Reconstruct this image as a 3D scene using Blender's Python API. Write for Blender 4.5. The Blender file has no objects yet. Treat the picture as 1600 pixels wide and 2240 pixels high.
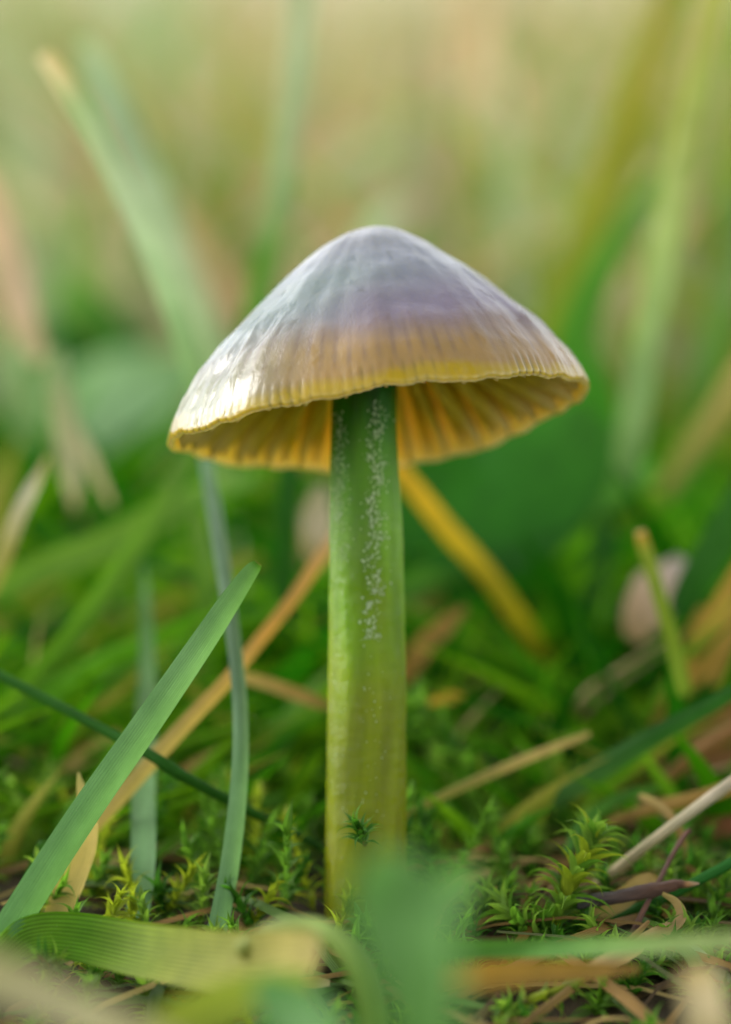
import bpy, math, random
import numpy as np
from mathutils import Vector, Matrix, noise
from mathutils.bvhtree import BVHTree

# ------------------------------------------------------------------ camera, sky, sun, exposure
# one Blender unit is one centimetre
sc = bpy.context.scene
sc.unit_settings.scale_length = 0.01
COL = sc.collection
PI = math.pi
random.seed(11)
rng = np.random.default_rng(11)

PITCH = math.radians(8.0)
FD = 25.0                              # focus distance
KPX = 5.96 / 2240.0 / FD               # size of one photograph pixel at distance one
FW = Vector((0, math.cos(PITCH), -math.sin(PITCH)))
UP = Vector((0, math.sin(PITCH), math.cos(PITCH)))
RT = Vector((1, 0, 0))
_b = FW * (FD + 0.4) + UP * ((1120 - 1985) * KPX * (FD + 0.4))
CAM = Vector((0, -_b.y, -_b.z))        # the stem base stands at the origin

def P(px, py, d):
    "the point at depth d beyond the focus distance seen at a photograph pixel"
    z = FD + d
    return CAM + FW * z + RT * ((px - 800) * KPX * z) + UP * ((1120 - py) * KPX * z)

cam = bpy.data.cameras.new('camera')
cam.sensor_fit = 'VERTICAL'
cam.sensor_height = 36.0
cam.lens = 36.0 * FD / 5.96
cam.clip_start = 0.5
cam.clip_end = 20000
cam.dof.use_dof = True
cam.dof.focus_distance = FD - 0.4
APERTURE = 0.97
cam.dof.aperture_fstop = cam.lens * 1e-3 / APERTURE
cam.dof.aperture_blades = 0
co = bpy.data.objects.new('camera', cam)
co.location = CAM
co.rotation_euler = (PI / 2 - PITCH, 0, 0)
COL.objects.link(co)
sc.camera = co

SUN_EL, SUN_ROT = math.radians(30), math.radians(-66)     # from the left, a little behind the mushroom
world = bpy.data.worlds.new('World')
sc.world = world
world.use_nodes = True
wn, wl = world.node_tree.nodes, world.node_tree.links
wn.clear()
sky = wn.new('ShaderNodeTexSky')
sky.sky_type = 'NISHITA'
sky.sun_disc = False
sky.sun_elevation = SUN_EL
sky.sun_rotation = SUN_ROT
sky.air_density = 1.0
sky.dust_density = 1.5
hs = wn.new('ShaderNodeHueSaturation')
hs.inputs['Saturation'].default_value = 0.2
bg = wn.new('ShaderNodeBackground')
bg.inputs['Strength'].default_value = 0.15
wo = wn.new('ShaderNodeOutputWorld')
wl.new(sky.outputs[0], hs.inputs['Color'])
wl.new(hs.outputs[0], bg.inputs[0])
wl.new(bg.outputs[0], wo.inputs[0])

sl = bpy.data.lights.new('sun', 'SUN')
sl.energy = 0.5
sl.angle = math.radians(22)
sl.color = (1.0, 0.95, 0.87)
so = bpy.data.objects.new('sun', sl)
sd = Vector((math.sin(SUN_ROT) * math.cos(SUN_EL), math.cos(SUN_ROT) * math.cos(SUN_EL), math.sin(SUN_EL)))
so.rotation_euler = sd.to_track_quat('Z', 'Y').to_euler()
so.location = sd * 100
COL.objects.link(so)

sc.view_settings.view_transform = 'Standard'
sc.view_settings.look = 'None'
sc.view_settings.exposure = 1.68
sc.view_settings.gamma = 1
sc.view_settings.use_curve_mapping = False
sc.render.engine = 'CYCLES'
sc.cycles.use_denoising = True
sc.cycles.max_bounces = 10
sc.cycles.transmission_bounces = 6
sc.cycles.diffuse_bounces = 5

# ------------------------------------------------------------------ helpers
def lerp(a, b, t):
    return a + (b - a) * t

def smooth(a, b, x):
    t = min(1, max(0, (x - a) / (b - a)))
    return t * t * (3 - 2 * t)

def tag(o, label=None, cat=None, group=None, kind=None):
    for k, v in (('label', label), ('category', cat), ('group', group), ('kind', kind)):
        if v:
            o[k] = v
    return o

def link(name, me, mat, parent=None):
    o = bpy.data.objects.new(name, me)
    if mat and not me.materials:
        me.materials.append(mat)
    COL.objects.link(o)
    if parent:
        o.parent = parent
    return o

def empty(name, loc=(0, 0, 0)):
    o = bpy.data.objects.new(name, None)
    o.empty_display_size = 0.2
    o.location = loc
    COL.objects.link(o)
    return o

def mesh(name, verts, faces, cols=None, uvs=None, flat=False):
    me = bpy.data.meshes.new(name)
    me.from_pydata([tuple(v) for v in verts], [], faces)
    finish(me, cols, uvs, flat)
    return me

def finish(me, cols, uvs, flat=False):
    if cols is not None:
        a = me.color_attributes.new('Col', 'FLOAT_COLOR', 'POINT')
        c = np.ones((len(me.vertices), 4), np.float32)
        c[:, :3] = np.asarray(cols, np.float32)[:, :3]
        a.data.foreach_set('color', c.ravel())
    if uvs is not None:
        lay = me.uv_layers.new(name='UVMap')
        vi = np.empty(len(me.loops), np.int32)
        me.loops.foreach_get('vertex_index', vi)
        lay.data.foreach_set('uv', np.asarray(uvs, np.float32)[vi].ravel())
    me.polygons.foreach_set('use_smooth', [not flat] * len(me.polygons))
    me.update()

def big_mesh(name, V, F, C, UV):
    "quads from numpy arrays"
    me = bpy.data.meshes.new(name)
    me.vertices.add(len(V))
    me.vertices.foreach_set('co', np.asarray(V, np.float32).ravel())
    n = len(F)
    me.loops.add(n * 4)
    me.loops.foreach_set('vertex_index', np.asarray(F, np.int32).ravel())
    me.polygons.add(n)
    me.polygons.foreach_set('loop_start', np.arange(0, n * 4, 4, dtype=np.int32))
    me.polygons.foreach_set('loop_total', np.full(n, 4, np.int32))
    me.update(calc_edges=True)
    finish(me, C, UV)
    return me

def spline(pts, n):
    "Catmull-Rom through tuples of numbers"
    a = [np.array(p, float) for p in pts]
    if len(a) == 2:
        return [lerp(a[0], a[1], i / (n - 1)) for i in range(n)]
    a = [2 * a[0] - a[1]] + a + [2 * a[-1] - a[-2]]
    m, out = len(a) - 3, []
    for i in range(n):
        x = i / (n - 1) * m
        j = min(int(x), m - 1)
        t = x - j
        p0, p1, p2, p3 = a[j:j + 4]
        out.append(0.5 * (2 * p1 + (p2 - p0) * t + (2 * p0 - 5 * p1 + 4 * p2 - p3) * t * t + (3 * p1 - p0 - 3 * p2 + p3) * t ** 3))
    return out

def ramp(stops, t):
    if t <= stops[0][0]:
        return np.array(stops[0][1], float)
    for (a, ca), (b, cb) in zip(stops, stops[1:]):
        if t <= b:
            return lerp(np.array(ca, float), np.array(cb, float), (t - a) / max(1e-6, b - a))
    return np.array(stops[-1][1], float)

def ground_z(x, y):
    r = math.hypot(x, y)
    z = 0.16 * noise.noise(Vector((x * 0.45, y * 0.45, 3.1))) + 0.07 * noise.noise(Vector((x * 1.3, y * 1.3, 7.7)))
    z *= smooth(0.2, 1.5, r)
    z += -0.06
    if y < -0.1:
        z -= 0.22 * min(5.0, -0.1 - y) * (1 - 0.5 * smooth(4, 12, r))
    far = smooth(30, 120, r)
    z += far * 2.0 * noise.noise(Vector((x * 0.012, y * 0.012, 1.0)))
    return z

# ------------------------------------------------------------------ materials
class NT:
    def __init__(self, name):
        self.m = bpy.data.materials.new(name)
        self.m.use_nodes = True
        self.n, self.l = self.m.node_tree.nodes, self.m.node_tree.links
        self.n.clear()
        self.out = self.new('ShaderNodeOutputMaterial')
    def new(self, t, **kw):
        n = self.n.new(t)
        for k, v in kw.items():
            setattr(n, k, v)
        return n
    def set(self, node, **kw):
        for k, v in kw.items():
            s = node.inputs[k.replace('_', ' ')]
            if hasattr(v, 'is_output'):
                self.l.new(v, s)
            else:
                s.default_value = v
        return node
    def noise(self, vec, scale, detail=4, rough=0.55, dist=0.0):
        n = self.new('ShaderNodeTexNoise')
        self.set(n, Vector=vec, Scale=scale, Detail=detail, Roughness=rough, Distortion=dist)
        return n.outputs['Fac']
    def mapping(self, vec, scale):
        n = self.new('ShaderNodeMapping')
        self.set(n, Vector=vec, Scale=scale)
        return n.outputs[0]
    def ramp(self, fac, a, b, ca=(0, 0, 0, 1), cb=(1, 1, 1, 1)):
        n = self.new('ShaderNodeValToRGB')
        n.color_ramp.elements[0].position, n.color_ramp.elements[1].position = a, b
        n.color_ramp.elements[0].color, n.color_ramp.elements[1].color = ca, cb
        self.l.new(fac, n.inputs[0])
        return n.outputs[0]
    def mix(self, fac, a, b, mode='MIX'):
        n = self.new('ShaderNodeMix', data_type='RGBA', blend_type=mode)
        for s, v in ((n.inputs[0], fac), (n.inputs[6], a), (n.inputs[7], b)):
            if hasattr(v, 'is_output'):
                self.l.new(v, s)
            else:
                s.default_value = v
        return n.outputs[2]
    def math(self, op, a, b=0.0):
        n = self.new('ShaderNodeMath', operation=op)
        for s, v in ((n.inputs[0], a), (n.inputs[1], b)):
            if hasattr(v, 'is_output'):
                self.l.new(v, s)
            else:
                s.default_value = v
        return n.outputs[0]
    def bump(self, h, strength, dist, normal=None):
        n = self.new('ShaderNodeBump')
        self.set(n, Height=h, Strength=strength, Distance=dist)
        if normal:
            self.l.new(normal, n.inputs['Normal'])
        return n.outputs[0]

def leaf_material(name, translucent, rough, ribs=7, rib_depth=0.006, spec=0.4, speck=True, tint=(1.5, 1.55, 0.9, 1)):
    t = NT(name)
    col = t.new('ShaderNodeAttribute', attribute_name='Col').outputs['Color']
    tc = t.new('ShaderNodeTexCoord')
    uv, ob = tc.outputs['UV'], tc.outputs['Object']
    stre = t.noise(t.mapping(uv, (ribs * 3.0, 1.6, 1)), 2.0, 3, 0.6)
    col = t.mix(0.55, col, t.ramp(stre, 0.25, 0.8, (0.55, 0.55, 0.5, 1), (1.35, 1.3, 1.3, 1)), 'MULTIPLY')
    blot = t.noise(ob, 3.5, 3, 0.6)
    col = t.mix(0.5, col, t.ramp(blot, 0.3, 0.75, (0.6, 0.65, 0.55, 1), (1.3, 1.2, 1.25, 1)), 'MULTIPLY')
    if speck:
        sp = t.noise(t.mapping(uv, (30, 20, 1)), 3.0, 2, 0.7)
        col = t.mix(t.ramp(sp, 0.66, 0.78), col, t.mix(0.6, col, (0.42, 0.5, 0.36, 1)))
    w = t.new('ShaderNodeTexWave', wave_type='BANDS', bands_direction='X', wave_profile='SIN')
    t.set(w, Vector=uv, Scale=ribs * 0.32, Distortion=0.4, Detail=1.0)
    b = t.bump(w.outputs['Fac'], 0.7, rib_depth)
    b = t.bump(t.noise(ob, 45, 3, 0.6), 0.25, 0.006, b)
    bs = t.new('ShaderNodeBsdfPrincipled')
    t.set(bs, Base_Color=col, Roughness=rough, Specular_IOR_Level=spec, Normal=b)
    tr = t.new('ShaderNodeBsdfTranslucent')
    t.set(tr, Color=t.mix(1.0, col, tint, 'MULTIPLY'), Normal=b)
    mx = t.new('ShaderNodeMixShader')
    t.set(mx, Fac=translucent)
    t.l.new(bs.outputs[0], mx.inputs[1])
    t.l.new(tr.outputs[0], mx.inputs[2])
    t.l.new(mx.outputs[0], t.out.inputs[0])
    return t.m

M_BLADE = leaf_material('grass_blade', 0.33, 0.5, 13, 0.003, 0.09)
M_STRAW = leaf_material('dry_straw', 0.22, 0.6, 9, 0.005, 0.25)
M_MOSS = leaf_material('moss_leaf', 0.55, 0.4, 3, 0.003, 0.2, False)
M_LEAF = leaf_material('broad_leaf', 0.33, 0.55, 4, 0.004, 0.15, False)
M_FIELD = leaf_material('field_grass', 0.40, 0.55, 5, 0.004, 0.06, False, (1.15, 1.2, 0.95, 1))

def bark_material():
    t = NT('twig_bark')
    col = t.new('ShaderNodeAttribute', attribute_name='Col').outputs['Color']
    tc = t.new('ShaderNodeTexCoord')
    st = t.noise(t.mapping(tc.outputs['UV'], (14, 3, 1)), 2.5, 5, 0.7)
    col = t.mix(0.8, col, t.ramp(st, 0.3, 0.75, (0.35, 0.35, 0.38, 1), (1.6, 1.5, 1.45, 1)), 'MULTIPLY')
    bs = t.new('ShaderNodeBsdfPrincipled')
    t.set(bs, Base_Color=col, Roughness=0.5, Specular_IOR_Level=0.45, Normal=t.bump(st, 0.9, 0.02))
    t.l.new(bs.outputs[0], t.out.inputs[0])
    return t.m
M_BARK = bark_material()

def soil_material():
    t = NT('soil')
    g = t.new('ShaderNodeNewGeometry').outputs['Position']
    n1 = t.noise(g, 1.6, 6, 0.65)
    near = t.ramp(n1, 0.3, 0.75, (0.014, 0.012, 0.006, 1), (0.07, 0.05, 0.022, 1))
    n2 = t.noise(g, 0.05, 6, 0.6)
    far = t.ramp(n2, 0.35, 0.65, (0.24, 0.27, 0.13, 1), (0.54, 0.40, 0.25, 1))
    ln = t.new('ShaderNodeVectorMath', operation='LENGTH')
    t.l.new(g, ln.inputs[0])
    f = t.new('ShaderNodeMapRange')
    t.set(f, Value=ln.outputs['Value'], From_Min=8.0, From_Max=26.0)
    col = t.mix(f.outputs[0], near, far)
    bs = t.new('ShaderNodeBsdfPrincipled')
    t.set(bs, Base_Color=col, Roughness=0.85, Specular_IOR_Level=0.2, Normal=t.bump(n1, 0.8, 0.12))
    t.l.new(bs.outputs[0], t.out.inputs[0])
    return t.m

def cap_material():
    t = NT('waxy_cap_skin')
    col = t.new('ShaderNodeAttribute', attribute_name='Col').outputs['Color']
    tc = t.new('ShaderNodeTexCoord')
    uv, ob = tc.outputs['UV'], tc.outputs['Object']
    # uv.x: arc round the cap, uv.y: distance from the apex, both in centimetres
    fib = t.noise(t.mapping(uv, (9, 2.2, 1)), 3.0, 5, 0.6, 0.6)
    lum = t.noise(ob, 4.5, 4, 0.55, 0.3)
    fine = t.noise(t.mapping(uv, (16, 8, 1)), 4.0, 4, 0.65, 1.0)
    col = t.mix(0.35, col, t.ramp(lum, 0.3, 0.75, (0.7, 0.72, 0.72, 1), (1.2, 1.15, 1.15, 1)), 'MULTIPLY')
    slime = t.ramp(t.noise(t.mapping(uv, (1.3, 1, 1)), 6.5, 4, 0.6, 0.8), 0.37, 0.43, (0.2, 0.2, 0.2, 1))
    peb = t.noise(ob, 13.0, 4, 0.6, 0.3)
    b = t.bump(lum, 0.16, 0.04)
    b = t.bump(peb, 0.22, 0.016, b)
    b = t.bump(fib, 0.06, 0.02, b)
    b = t.bump(fine, 0.35, 0.005, b)
    bs = t.new('ShaderNodeBsdfPrincipled')
    t.set(bs, Base_Color=col, Roughness=0.4, Specular_IOR_Level=0.22, Normal=b,
          Subsurface_Weight=0.4, Subsurface_Radius=(0.12, 0.09, 0.03), Subsurface_Scale=1.0,
          Coat_Weight=slime, Coat_Roughness=0.06, Coat_IOR=1.46, Coat_Normal=b)
    tr = t.new('ShaderNodeBsdfTranslucent')
    t.set(tr, Color=t.mix(1.0, col, (1.9, 1.75, 0.5, 1), 'MULTIPLY'))
    mx = t.new('ShaderNodeMixShader')
    t.set(mx, Fac=0.34)
    t.l.new(bs.outputs[0], mx.inputs[1])
    t.l.new(tr.outputs[0], mx.inputs[2])
    t.l.new(mx.outputs[0], t.out.inputs[0])
    return t.m

def stem_material():
    t = NT('waxy_stem_skin')
    col = t.new('ShaderNodeAttribute', attribute_name='Col').outputs['Color']
    tc = t.new('ShaderNodeTexCoord')
    uv, ob = tc.outputs['UV'], tc.outputs['Object']
    ver = t.noise(t.mapping(uv, (16, 1.2, 1)), 2.0, 4, 0.6)
    hor = t.noise(t.mapping(uv, (2.5, 14, 1)), 2.5, 4, 0.65)
    lum = t.noise(ob, 4.0, 4, 0.6)
    fine = t.noise(ob, 22, 4, 0.7)
    col = t.mix(0.32, col, t.ramp(ver, 0.3, 0.75, (0.55, 0.62, 0.5, 1), (1.35, 1.25, 1.2, 1)), 'MULTIPLY')
    col = t.mix(0.22, col, t.ramp(hor, 0.3, 0.75, (0.6, 0.66, 0.6, 1), (1.3, 1.22, 1.2, 1)), 'MULTIPLY')
    b = t.bump(lum, 0.28, 0.05)
    b = t.bump(ver, 0.12, 0.010, b)
    b = t.bump(hor, 0.10, 0.008, b)
    b = t.bump(fine, 0.14, 0.010, b)
    bs = t.new('ShaderNodeBsdfPrincipled')
    t.set(bs, Base_Color=col, Roughness=0.5, Specular_IOR_Level=0.05, Normal=b,
          Subsurface_Weight=0.65, Subsurface_Radius=(0.09, 0.14, 0.02), Subsurface_Scale=1.0,
          Coat_Weight=0.4, Coat_Roughness=0.10, Coat_IOR=1.42,
          Coat_Normal=t.bump(t.noise(t.mapping(ob, (1, 1, 1.6)), 7.0, 6, 0.65, 0.4), 0.8, 0.045, b))
    t.l.new(bs.outputs[0], t.out.inputs[0])
    return t.m

def gill_material():
    t = NT('gill_flesh')
    col = t.new('ShaderNodeAttribute', attribute_name='Col').outputs['Color']
    tc = t.new('ShaderNodeTexCoord')
    n = t.noise(tc.outputs['Object'], 9, 4, 0.6)
    col = t.mix(0.4, col, t.ramp(n, 0.3, 0.75, (0.65, 0.6, 0.5, 1), (1.25, 1.25, 1.2, 1)), 'MULTIPLY')
    bs = t.new('ShaderNodeBsdfPrincipled')
    t.set(bs, Base_Color=col, Roughness=0.5, Specular_IOR_Level=0.4, Normal=t.bump(n, 0.3, 0.02))
    tr = t.new('ShaderNodeBsdfTranslucent')
    t.set(tr, Color=t.mix(1.0, col, (1.2, 1.25, 0.6, 1), 'MULTIPLY'))
    mx = t.new('ShaderNodeMixShader')
    t.set(mx, Fac=0.55)
    t.l.new(bs.outputs[0], mx.inputs[1])
    t.l.new(tr.outputs[0], mx.inputs[2])
    t.l.new(mx.outputs[0], t.out.inputs[0])
    return t.m

# ------------------------------------------------------------------ ground
def build_ground():
    V, F = [], []
    rings = [0.0] + [0.35 * 1.085 ** i for i in range(0, 122)]
    nth = 96
    for r in rings:
        for j in range(nth):
            a = 2 * PI * j / nth
            x, y = r * math.cos(a), r * math.sin(a)
            V.append((x, y, ground_z(x, y)))
    for i in range(len(rings) - 1):
        for j in range(nth):
            k = (j + 1) % nth
            F.append((i * nth + j, (i + 1) * nth + j, (i + 1) * nth + k, i * nth + k))
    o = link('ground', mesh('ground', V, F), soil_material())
    tag(o, kind='structure')
build_ground()

# ------------------------------------------------------------------ mushroom
mush = empty('mushroom')
tag(mush, 'wet conical grey violet mushroom with yellow rim on a green stem', 'mushroom')

def build_stem():
    ctl = [(800, 2030, .42, 88), (802, 1850, .42, 88), (803, 1700, .41, 87), (803, 1500, .40, 85.5),
           (803, 1300, .40, 82), (802, 1150, .40, 79), (797, 1000, .40, 74), (797, 880, .41, 71), (798, 780, .44, 74), (800, 690, .5, 80)]
    n, nth = 240, 96
    sp = spline(ctl, n)
    V, C, UV, F = [], [], [], []
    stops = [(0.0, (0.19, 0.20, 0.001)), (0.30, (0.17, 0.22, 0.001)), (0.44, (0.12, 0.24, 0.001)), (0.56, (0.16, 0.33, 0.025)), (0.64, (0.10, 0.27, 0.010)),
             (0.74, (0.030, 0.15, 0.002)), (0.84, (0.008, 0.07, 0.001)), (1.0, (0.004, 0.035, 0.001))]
    L = 0.0
    last = None
    for i, (px, py, d, w) in enumerate(sp):
        c = P(px, py, d)
        if last is not None:
            L += (c - last).length
        last = c
        r = w * KPX * (FD + d)
        t = i / (n - 1)
        for j in range(nth + 1):
            a = 2 * PI * j / nth
            q = Vector((math.cos(a), math.sin(a), L * 0.8))
            rr = r * (1 + 0.035 * noise.noise(q * 1.3) + 0.022 * noise.noise(Vector((q.x * 4, q.y * 4, L * 2.2))))
            rr += 0.004 * noise.noise(Vector((q.x * 14, q.y * 14, L * 9)))
            V.append(c + RT * (rr * math.cos(a)) + FW * (rr * math.sin(a)))
            m = 0.85 + 0.4 * noise.noise(Vector((q.x * 2, q.y * 2, L * 1.5)))
            cc = ramp(stops, t + 0.07 * noise.noise(Vector((q.x * 1.5, q.y * 1.5, L * 2 + 5)))) * m
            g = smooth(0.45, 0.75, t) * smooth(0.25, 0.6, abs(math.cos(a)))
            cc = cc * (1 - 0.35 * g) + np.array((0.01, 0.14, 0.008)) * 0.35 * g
            C.append(cc)
            UV.append((a * 0.22, L))
    for i in range(n - 1):
        for j in range(nth):
            a = i * (nth + 1) + j
            F.append((a, a + 1, a + nth + 2, a + nth + 1))
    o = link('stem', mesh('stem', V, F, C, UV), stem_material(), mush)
    return o
stem = build_stem()

def build_granules_and_gloss_flecks():
    "pale granules down the left of the stem, and its gloss streak painted as pale flecks"
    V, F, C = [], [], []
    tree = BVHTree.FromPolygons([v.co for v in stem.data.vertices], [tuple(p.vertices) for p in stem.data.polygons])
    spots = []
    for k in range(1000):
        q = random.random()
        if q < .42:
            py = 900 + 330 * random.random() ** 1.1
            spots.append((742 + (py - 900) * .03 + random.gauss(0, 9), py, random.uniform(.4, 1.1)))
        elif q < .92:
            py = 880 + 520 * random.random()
            spots.append((826 - (py - 880) * .02 + random.gauss(0, 11) + 6 * math.sin(py * .05), py, random.uniform(.4, 1.6)))  # pale flecks stand in for the specular streak, highlight put into colour
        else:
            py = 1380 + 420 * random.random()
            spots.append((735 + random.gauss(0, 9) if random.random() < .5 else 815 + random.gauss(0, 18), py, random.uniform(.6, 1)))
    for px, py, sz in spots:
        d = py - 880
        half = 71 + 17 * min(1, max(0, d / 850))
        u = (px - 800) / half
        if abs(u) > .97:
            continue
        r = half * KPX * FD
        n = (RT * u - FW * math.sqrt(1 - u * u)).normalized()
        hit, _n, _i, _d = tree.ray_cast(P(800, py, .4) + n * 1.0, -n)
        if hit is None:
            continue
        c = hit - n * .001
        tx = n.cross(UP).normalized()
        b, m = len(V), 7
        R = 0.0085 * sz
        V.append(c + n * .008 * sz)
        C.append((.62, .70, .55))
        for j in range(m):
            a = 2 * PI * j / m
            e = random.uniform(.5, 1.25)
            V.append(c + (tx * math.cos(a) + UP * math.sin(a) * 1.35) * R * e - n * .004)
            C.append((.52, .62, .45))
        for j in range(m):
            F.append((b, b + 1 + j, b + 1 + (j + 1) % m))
    o = link('granules_and_gloss_flecks', mesh('granules_and_gloss_flecks', V, F, C), M_MOSS, mush)
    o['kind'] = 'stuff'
build_granules_and_gloss_flecks()

ROLL, TIP = math.radians(7.0), math.radians(10.0)
E1 = RT * math.cos(ROLL) + UP * math.sin(ROLL)
_u = UP * math.cos(ROLL) - RT * math.sin(ROLL)
AX = _u * math.cos(TIP) + FW * math.sin(TIP)
E2 = FW * math.cos(TIP) - _u * math.sin(TIP)         # towards the far rim
CAP0 = P(825, 908, 0.4)
RC, HC = 1.245, 1.13
APEX = (0.105, 0.0)
PROF = [(0, 0), (.07, .008), (.14, .032), (.27, .115), (.48, .295), (.67, .49), (.83, .675), (.93, .83), (0.98, .935), (1, 1)]

def cap_pt(x, y, z):
    return CAP0 + E1 * x + E2 * y + AX * z

def rim_at(a):
    "radius and height of the cap edge at angle a (a = -pi/2 faces the camera)"
    r = RC * (1 + 0.012 * math.sin(2 * a + 0.6) + 0.010 * math.sin(5 * a + 1.0) + 0.006 * math.sin(11 * a))
    z = 0.045 * math.cos(2 * a) + 0.012 * math.sin(3 * a + 0.8) + 0.010 * math.sin(9 * a + 2) + 0.006 * math.sin(23 * a) + 0.004 * math.sin(37 * a + 1)
    z -= 0.075 * math.exp((math.cos(a + 2.42) - 1) / 0.2)
    return r, z

def prof(t):
    for (a, b), (c, d) in zip(PROF, PROF[1:]):
        if t <= c:
            break
    # smooth by central averaging
    def f(x):
        x = max(0, min(1, x))
        for (a, b), (c, d) in zip(PROF, PROF[1:]):
            if x <= c:
                return lerp(b, d, (x - a) / (c - a))
        return 1.0
    h = 0.035 * min(1, 4 * min(t, 1 - t) + 0.001)
    return (f(t - h) + 2 * f(t) + f(t + h) + f(t - h / 2) + f(t + h / 2)) / 6

def cap_outer(t, a):
    r, z = rim_at(a)
    x = lerp(APEX[0], r * math.cos(a), t)
    y = lerp(APEX[1], r * math.sin(a), t)
    return Vector((x, y, lerp(HC, z, prof(t))))

def cap_inner(t, a):
    r, z = rim_at(a)
    x = lerp(APEX[0] * 0.4, r * 0.965 * math.cos(a), t)
    y = r * 0.965 * math.sin(a) * t
    hin = HC * 0.80
    return Vector((x, y, lerp(hin, z - 0.012, prof(t) * 0.65 + 0.35 * t ** 1.5)))

NGILL = 32
def build_cap():
    nth, nt = 480, 110
    V, C, UV, F = [], [], [], []
    yellow = np.array((0.40, 0.29, 0.004))
    tan = np.array((0.34, 0.215, 0.045))
    violet = np.array((0.185, 0.135, 0.20))
    grey = np.array((0.185, 0.20, 0.24))
    green = np.array((0.11, 0.19, 0.14))
    ygreen = np.array((0.11, 0.135, 0.006))
    tip = np.array((0.26, 0.265, 0.30))
    ts = [(i / (nt - 1)) ** 0.9 for i in range(nt)]
    for i, t in enumerate(ts):
        for j in range(nth + 1):
            a = PI / 2 + 2 * PI * j / nth
            ca, sa = math.cos(a), math.sin(a)
            p = cap_outer(t, a)
            q = Vector((p.x * 1.0, p.y * 1.0, p.z))
            # grooves over the gills near the edge, beads on the edge
            st = math.cos(a * 84 + 0.6 * noise.noise(q * 3))
            bead = math.cos(a * 126 + 2.2 * noise.noise(q * 4)) * (0.6 + noise.noise(q * 3 + Vector((3, 0, 9))))
            p.z += 0.0005 * st * smooth(0.6, 0.9, t)
            k = smooth(0.95, 0.99, t)
            p.x += ca * 0.0035 * bead * k
            p.y += sa * 0.0035 * bead * k
            p.z += (0.02 * noise.noise(q * 2.4) + 0.010 * noise.noise(q * 6)) * smooth(0, .3, t) * (1 - smooth(.9, 1, t))
            wet = smooth(-.35, -.9, ca) * smooth(.5, .85, t) * (1 - smooth(.93, .99, t))
            p.z += wet * (0.036 * noise.noise(Vector((ca * 9, sa * 9, t * 7))) + 0.018 * noise.noise(Vector((ca * 24, sa * 24, t * 16))))
            V.append(cap_pt(*p))
            # colour: bloom of violet and grey over a yellow base
            tt = prof(t) + 0.06 * noise.noise(q * 2.0 + Vector((5, 0, 0))) + 0.02 * noise.noise(q * 7)
            left = smooth(-0.2, -0.95, ca)
            c = lerp(tip, grey, smooth(0.0, 0.25, tt))
            c = lerp(c, green, 0.55 * smooth(0.1, 0.4, tt) * (1 - smooth(0.5, 0.75, tt)) * smooth(0.45, -0.3, ca))
            c = lerp(c, violet, 0.75 * smooth(0.28, 0.62, tt) * smooth(-0.65, 0.1, ca))
            edge0 = 0.60 + 0.06 * ca
            c = lerp(c, tan, smooth(edge0 - .05, edge0 + 0.24, tt) * 0.9 * (1 - .8 * left))
            c = lerp(c, yellow, smooth(0.915, 0.975, tt))
            c = lerp(c, ygreen, .9 * left * smooth(0.55, 0.85, tt) * (1 - .3 * smooth(.93, .98, tt)))
            dark = smooth(0.0, 0.95, -st) * smooth(0.54, 0.70, tt) * (1 - smooth(0.84, 0.93, prof(t)))
            c = lerp(c, np.array((0.17, 0.115, 0.085)), 0.42 * dark * (1 - .6 * left) * (0.55 + 0.9 * noise.noise(q * 5 + Vector((0, 7, 0))) + .2))
            db = smooth(0.5, 1.0, -bead) * smooth(0.955, 0.99, t)
            c = lerp(c, np.array((0.16, 0.13, 0.01)), 0.6 * db)
            C.append(c)
            UV.append((a * 1.2, t * 1.6))
    # rounded lip, then the underside
    lip = [(0.004, -0.014, 0), (0.002, -0.034, 0), (-0.012, -0.046, 0), (-0.030, -0.042, 0)]
    for li, (dr, dz, _) in enumerate(lip):
        for j in range(nth + 1):
            a = PI / 2 + 2 * PI * j / nth
            r, z = rim_at(a)
            qq = cap_outer(1, a)
            bead = math.cos(a * 126 + 2.2 * noise.noise(qq * 4)) * (0.6 + noise.noise(qq * 3 + Vector((3, 0, 9))))
            rr = r + dr + 0.004 * bead
            zz = z + dz - 0.004 * bead + 0.004 * noise.noise(Vector((math.cos(a) * 9, math.sin(a) * 9, 0)))
            V.append(cap_pt(rr * math.cos(a), rr * math.sin(a), zz))
            c = lerp(yellow, np.array((0.60, 0.50, 0.12)), 0.2)
            if li > 1:
                c = np.array((0.80, 0.76, 0.48))
            C.append(lerp(c, np.array((0.14, 0.12, 0.01)), (0.7 if li < 2 else 0.1) * smooth(0.3, 0.9, -bead)))
            UV.append((a * 1.2, 1.62))
    nin = 30
    for i in range(nin):
        t = 1 - i / (nin - 1) * 0.93
        for j in range(nth + 1):
            a = PI / 2 + 2 * PI * j / nth
            V.append(cap_pt(*cap_inner(t, a)))
            C.append(lerp(np.array((0.84, 0.70, 0.18)), np.array((0.62, 0.56, 0.03)), smooth(0.0, 0.5, 1 - t)))
            UV.append((a * 1.2, 1.7 + (1 - t)))
    rows = nt + len(lip) + nin
    for i in range(rows - 1):
        for j in range(nth):
            a = i * (nth + 1) + j
            F.append((a, a + nth + 1, a + nth + 2, a + 1))
    return link('cap', mesh('cap', V, F, C, UV), cap_material(), mush)
cap = build_cap()

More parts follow.
